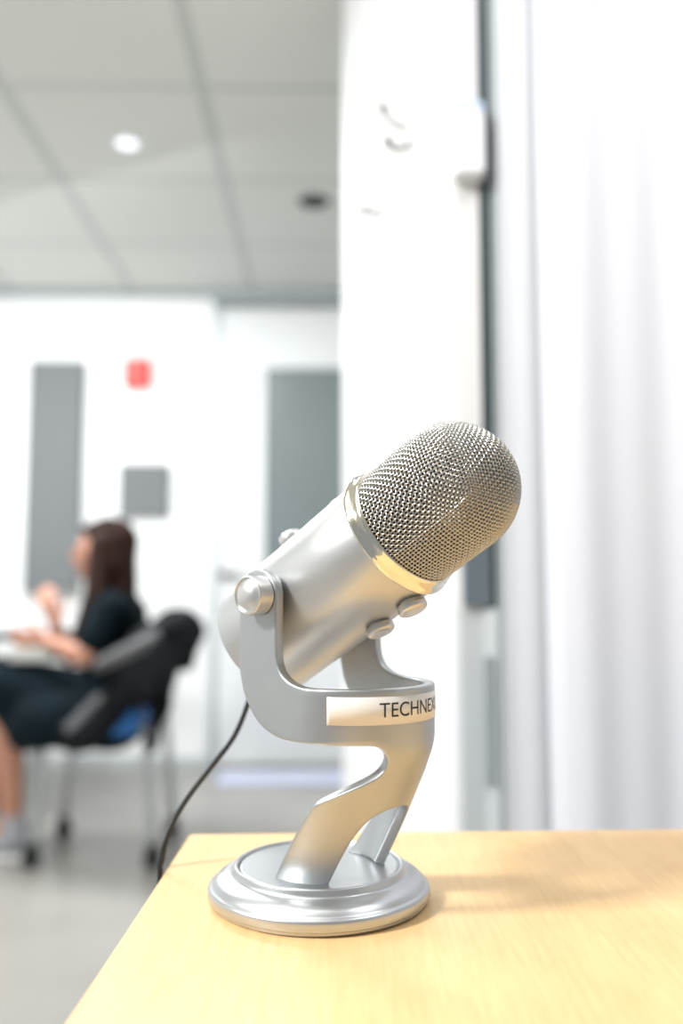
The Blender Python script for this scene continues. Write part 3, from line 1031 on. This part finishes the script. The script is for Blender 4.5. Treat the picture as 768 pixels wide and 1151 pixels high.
for an in (ankN, ankF):
    bm = bmesh.new()
    f0 = Vector((an.x, an.y, 0.055)); 
    capsule(bm, f0 + Vector((0.02, 0, 0.025)), f0 + Vector((-0.05, 0, 0.0)), 0.046, 0.040)
    capsule(bm, f0 + Vector((-0.05, 0, -0.01)), f0 + Vector((-0.165, 0, -0.015)), 0.042, 0.032)
    capsule(bm, f0 + Vector((0.02, 0, 0.02)), Vector((an.x, an.y, an.z + 0.01)), 0.045, 0.042)
    sh = obj('sneaker', bm, M['shoe'], per, True); remesh(sh, 0.007, 3)
    bm = bmesh.new(); box(bm, f0.x - 0.205, f0.x + 0.075, f0.y - 0.044, f0.y + 0.044, 0.002, 0.026, 0.011, 3)
    s2 = obj('sole', bm, M['sole'], sh, True)

# paper / pad held near the hand
pp = Q(38, 733, -0.12)
bm = bmesh.new(); box(bm, pp.x - 0.075, pp.x + 0.075, pp.y - 0.05, pp.y + 0.10, pp.z - 0.03, pp.z + 0.02, 0.008)
o = obj('paper_pad', bm, M['paper']); tag(o, 'pale grey pad on the woman\'s lap under her hand', 'pad')

# jacket
jk = empty('jacket', Q(165, 760)); tag(jk, 'charcoal and black puffy jacket slung over the back of the blue chair', 'jacket')
jl = jk.location.copy()


def crumple(o, st):
    t = bpy.data.textures.new('folds', 'CLOUDS'); t.noise_scale = 0.09; t.noise_depth = 2
    m = o.modifiers.new('folds', 'DISPLACE'); m.texture = t; m.strength = st; m.mid_level = 0.5


def J(px, py, dy=0.0): return Q(px, py, dy) - jl


random.seed(11)
bm = bmesh.new()
capsule(bm, J(196, 712, -0.20), J(196, 712, 0.2), 0.085, 0.085)
capsule(bm, J(206, 706, -0.26), J(182, 722, -0.28), 0.070, 0.075)
capsule(bm, J(182, 722, -0.28), J(128, 750, -0.30), 0.078, 0.050)
capsule(bm, J(214, 720, -0.24), J(208, 742, -0.24), 0.040, 0.045)
capsule(bm, J(216, 698, -0.24), J(222, 700, -0.24), 0.030, 0.018)
capsule(bm, J(178, 745, -0.27), J(165, 770, -0.28), 0.075, 0.060)
capsule(bm, J(188, 730, -0.2), J(178, 800, -0.2), 0.055, 0.034)
capsule(bm, J(178, 800, -0.2), J(170, 842, -0.2), 0.034, 0.018)
capsule(bm, J(188, 730, 0.2), J(178, 800, 0.2), 0.055, 0.034)
for k in range(26):
    t = random.random(); p = J(200, 706, -0.30 + 0.5 * t).lerp(J(180, 770, -0.30 + 0.5 * t), random.random())
    ellipsoid(bm, p, 0.05, 0.05, 0.035, Matrix.Rotation(random.random() * 3, 3, 'Y'))
o = obj('jacket_shell', bm, M['jacket'], jk, True); remesh(o, 0.012, 2); crumple(o, 0.05)
bm = bmesh.new()
capsule(bm, J(135, 782, -0.29), J(92, 826, -0.31), 0.052, 0.060)
capsule(bm, J(92, 826, -0.31), J(76, 820, -0.31), 0.040, 0.030)
capsule(bm, J(160, 760, -0.29), J(135, 782, -0.29), 0.052, 0.052)
for k in range(9):
    ellipsoid(bm, J(145, 775, -0.31).lerp(J(88, 826, -0.33), k / 8.0), 0.045, 0.04, 0.028, Matrix.Rotation(0.9, 3, 'Y'))
o = obj('sleeve', bm, M['jacket'], jk, True); remesh(o, 0.010, 2); crumple(o, 0.03)
bm = bmesh.new()
capsule(bm, J(178, 716, -0.335), J(112, 748, -0.345), 0.030, 0.026, 12)
o = obj('lining', bm, M['lining'], jk, True); remesh(o, 0.009, 2)
bm = bmesh.new()
capsule(bm, J(112, 786, -0.335), J(80, 818, -0.35), 0.022, 0.022, 12)
o = obj('lining', bm, M['lining'], jk, True); remesh(o, 0.009, 2)

# white table in front of her
tz_ = Q(30, 712).z
tb = empty('white_table', (Q(-60, 800).x, YP + 0.28, 0)); tag(tb, 'white table with a dark edge in front of the woman at far left', 'table')
xr = Q(52, 712).x - tb.location.x
bm = bmesh.new(); box(bm, xr - 1.3, xr, 0.02, 0.75, tz_ - 0.012, tz_ + 0.012, 0.004); obj('tabletop', bm, M['desk_white'], tb)
bm = bmesh.new(); box(bm, xr - 1.3, xr - 0.01, 0.03, 0.74, tz_ - 0.045, tz_ - 0.0125, 0.004); obj('apron', bm, M['deskedge'], tb)
for sx in (xr - 1.22, xr - 0.36):
    for sy in (0.10, 0.68):
        bm = bmesh.new(); tube(bm, [(sx, sy, 0.0), (sx, sy, tz_ - 0.045)], 0.02, 12); obj('leg', bm, M['tubesteel'], tb, True, 50)
# white pile on the table
pq = Q(20, 700, 0.5)
bm = bmesh.new()
for k in range(6):
    n0 = len(bm.verts)
    box(bm, -0.11, 0.11, -0.15, 0.15, 0.004 * k, 0.004 * k + 0.0035, 0.0008, 1)
    bm.verts.ensure_lookup_table()
    mr = Matrix.Rotation(0.12 * math.sin(k * 2.1), 3, 'Z')
    for v in bm.verts[n0:]: v.co = mr @ v.co
o = obj('paper_stack', bm, M['whiteplastic']); o.location = (pq.x, pq.y, tz_ + 0.0125)
tag(o, 'low stack of white papers on the white table', 'papers')

# ------------------------------------------------------------------ light
def area(name, loc, target, size, power, color=(1, 1, 1), sy=None):
    l = bpy.data.lights.new(name, 'AREA'); l.energy = power; l.color = color; l.size = size
    if sy: l.shape = 'RECTANGLE'; l.size_y = sy
    o = bpy.data.objects.new(name, l); col.objects.link(o); o.location = loc
    d = Vector(target) - Vector(loc); o.rotation_euler = d.to_track_quat('-Z', 'Y').to_euler()
    return o


area('ceiling_fill_back', (-1.3, 3.2, CEIL - 0.06), (-1.1, 3.6, 0), 1.6, 85, (0.97, 0.99, 1.0), 1.0)  # added fill lamp, raises ambient light and washes the back wall
area('ceiling_fill_near', (-0.5, 0.4, CEIL - 0.06), (-0.3, 0.6, 0), 1.4, 9, (1.0, 0.99, 0.97), 1.0)  # added fill lamp out of view above the desk
area('key_left', (-2.0, -0.30, 2.42), (0.0, 0.5, 0.80), 0.40, 78, (1.0, 0.985, 0.96), 0.38)  # unseen key lamp placed from the desk shadow's direction, not a window
area('curtain_fill', (0.8, 0.45, CEIL - 0.2), (0.40, 1.3, 1.25), 0.6, 6.5, (0.95, 0.97, 1.0), 0.6)  # added lamp that brightens the curtain and door jamb

w = bpy.data.worlds.new('world'); bpy.context.scene.world = w; w.use_nodes = True
bg = w.node_tree.nodes['Background']; bg.inputs['Color'].default_value = (0.86, 0.93, 1.0, 1); bg.inputs['Strength'].default_value = 0.3

sc = bpy.context.scene
sc.view_settings.view_transform = 'Standard'
sc.view_settings.look = 'None'
sc.view_settings.exposure = 0.22
sc.view_settings.gamma = 1.0
sc.cycles.use_denoising = True
sc.cycles.max_bounces = 8
sc.cycles.sample_clamp_indirect = 6.0
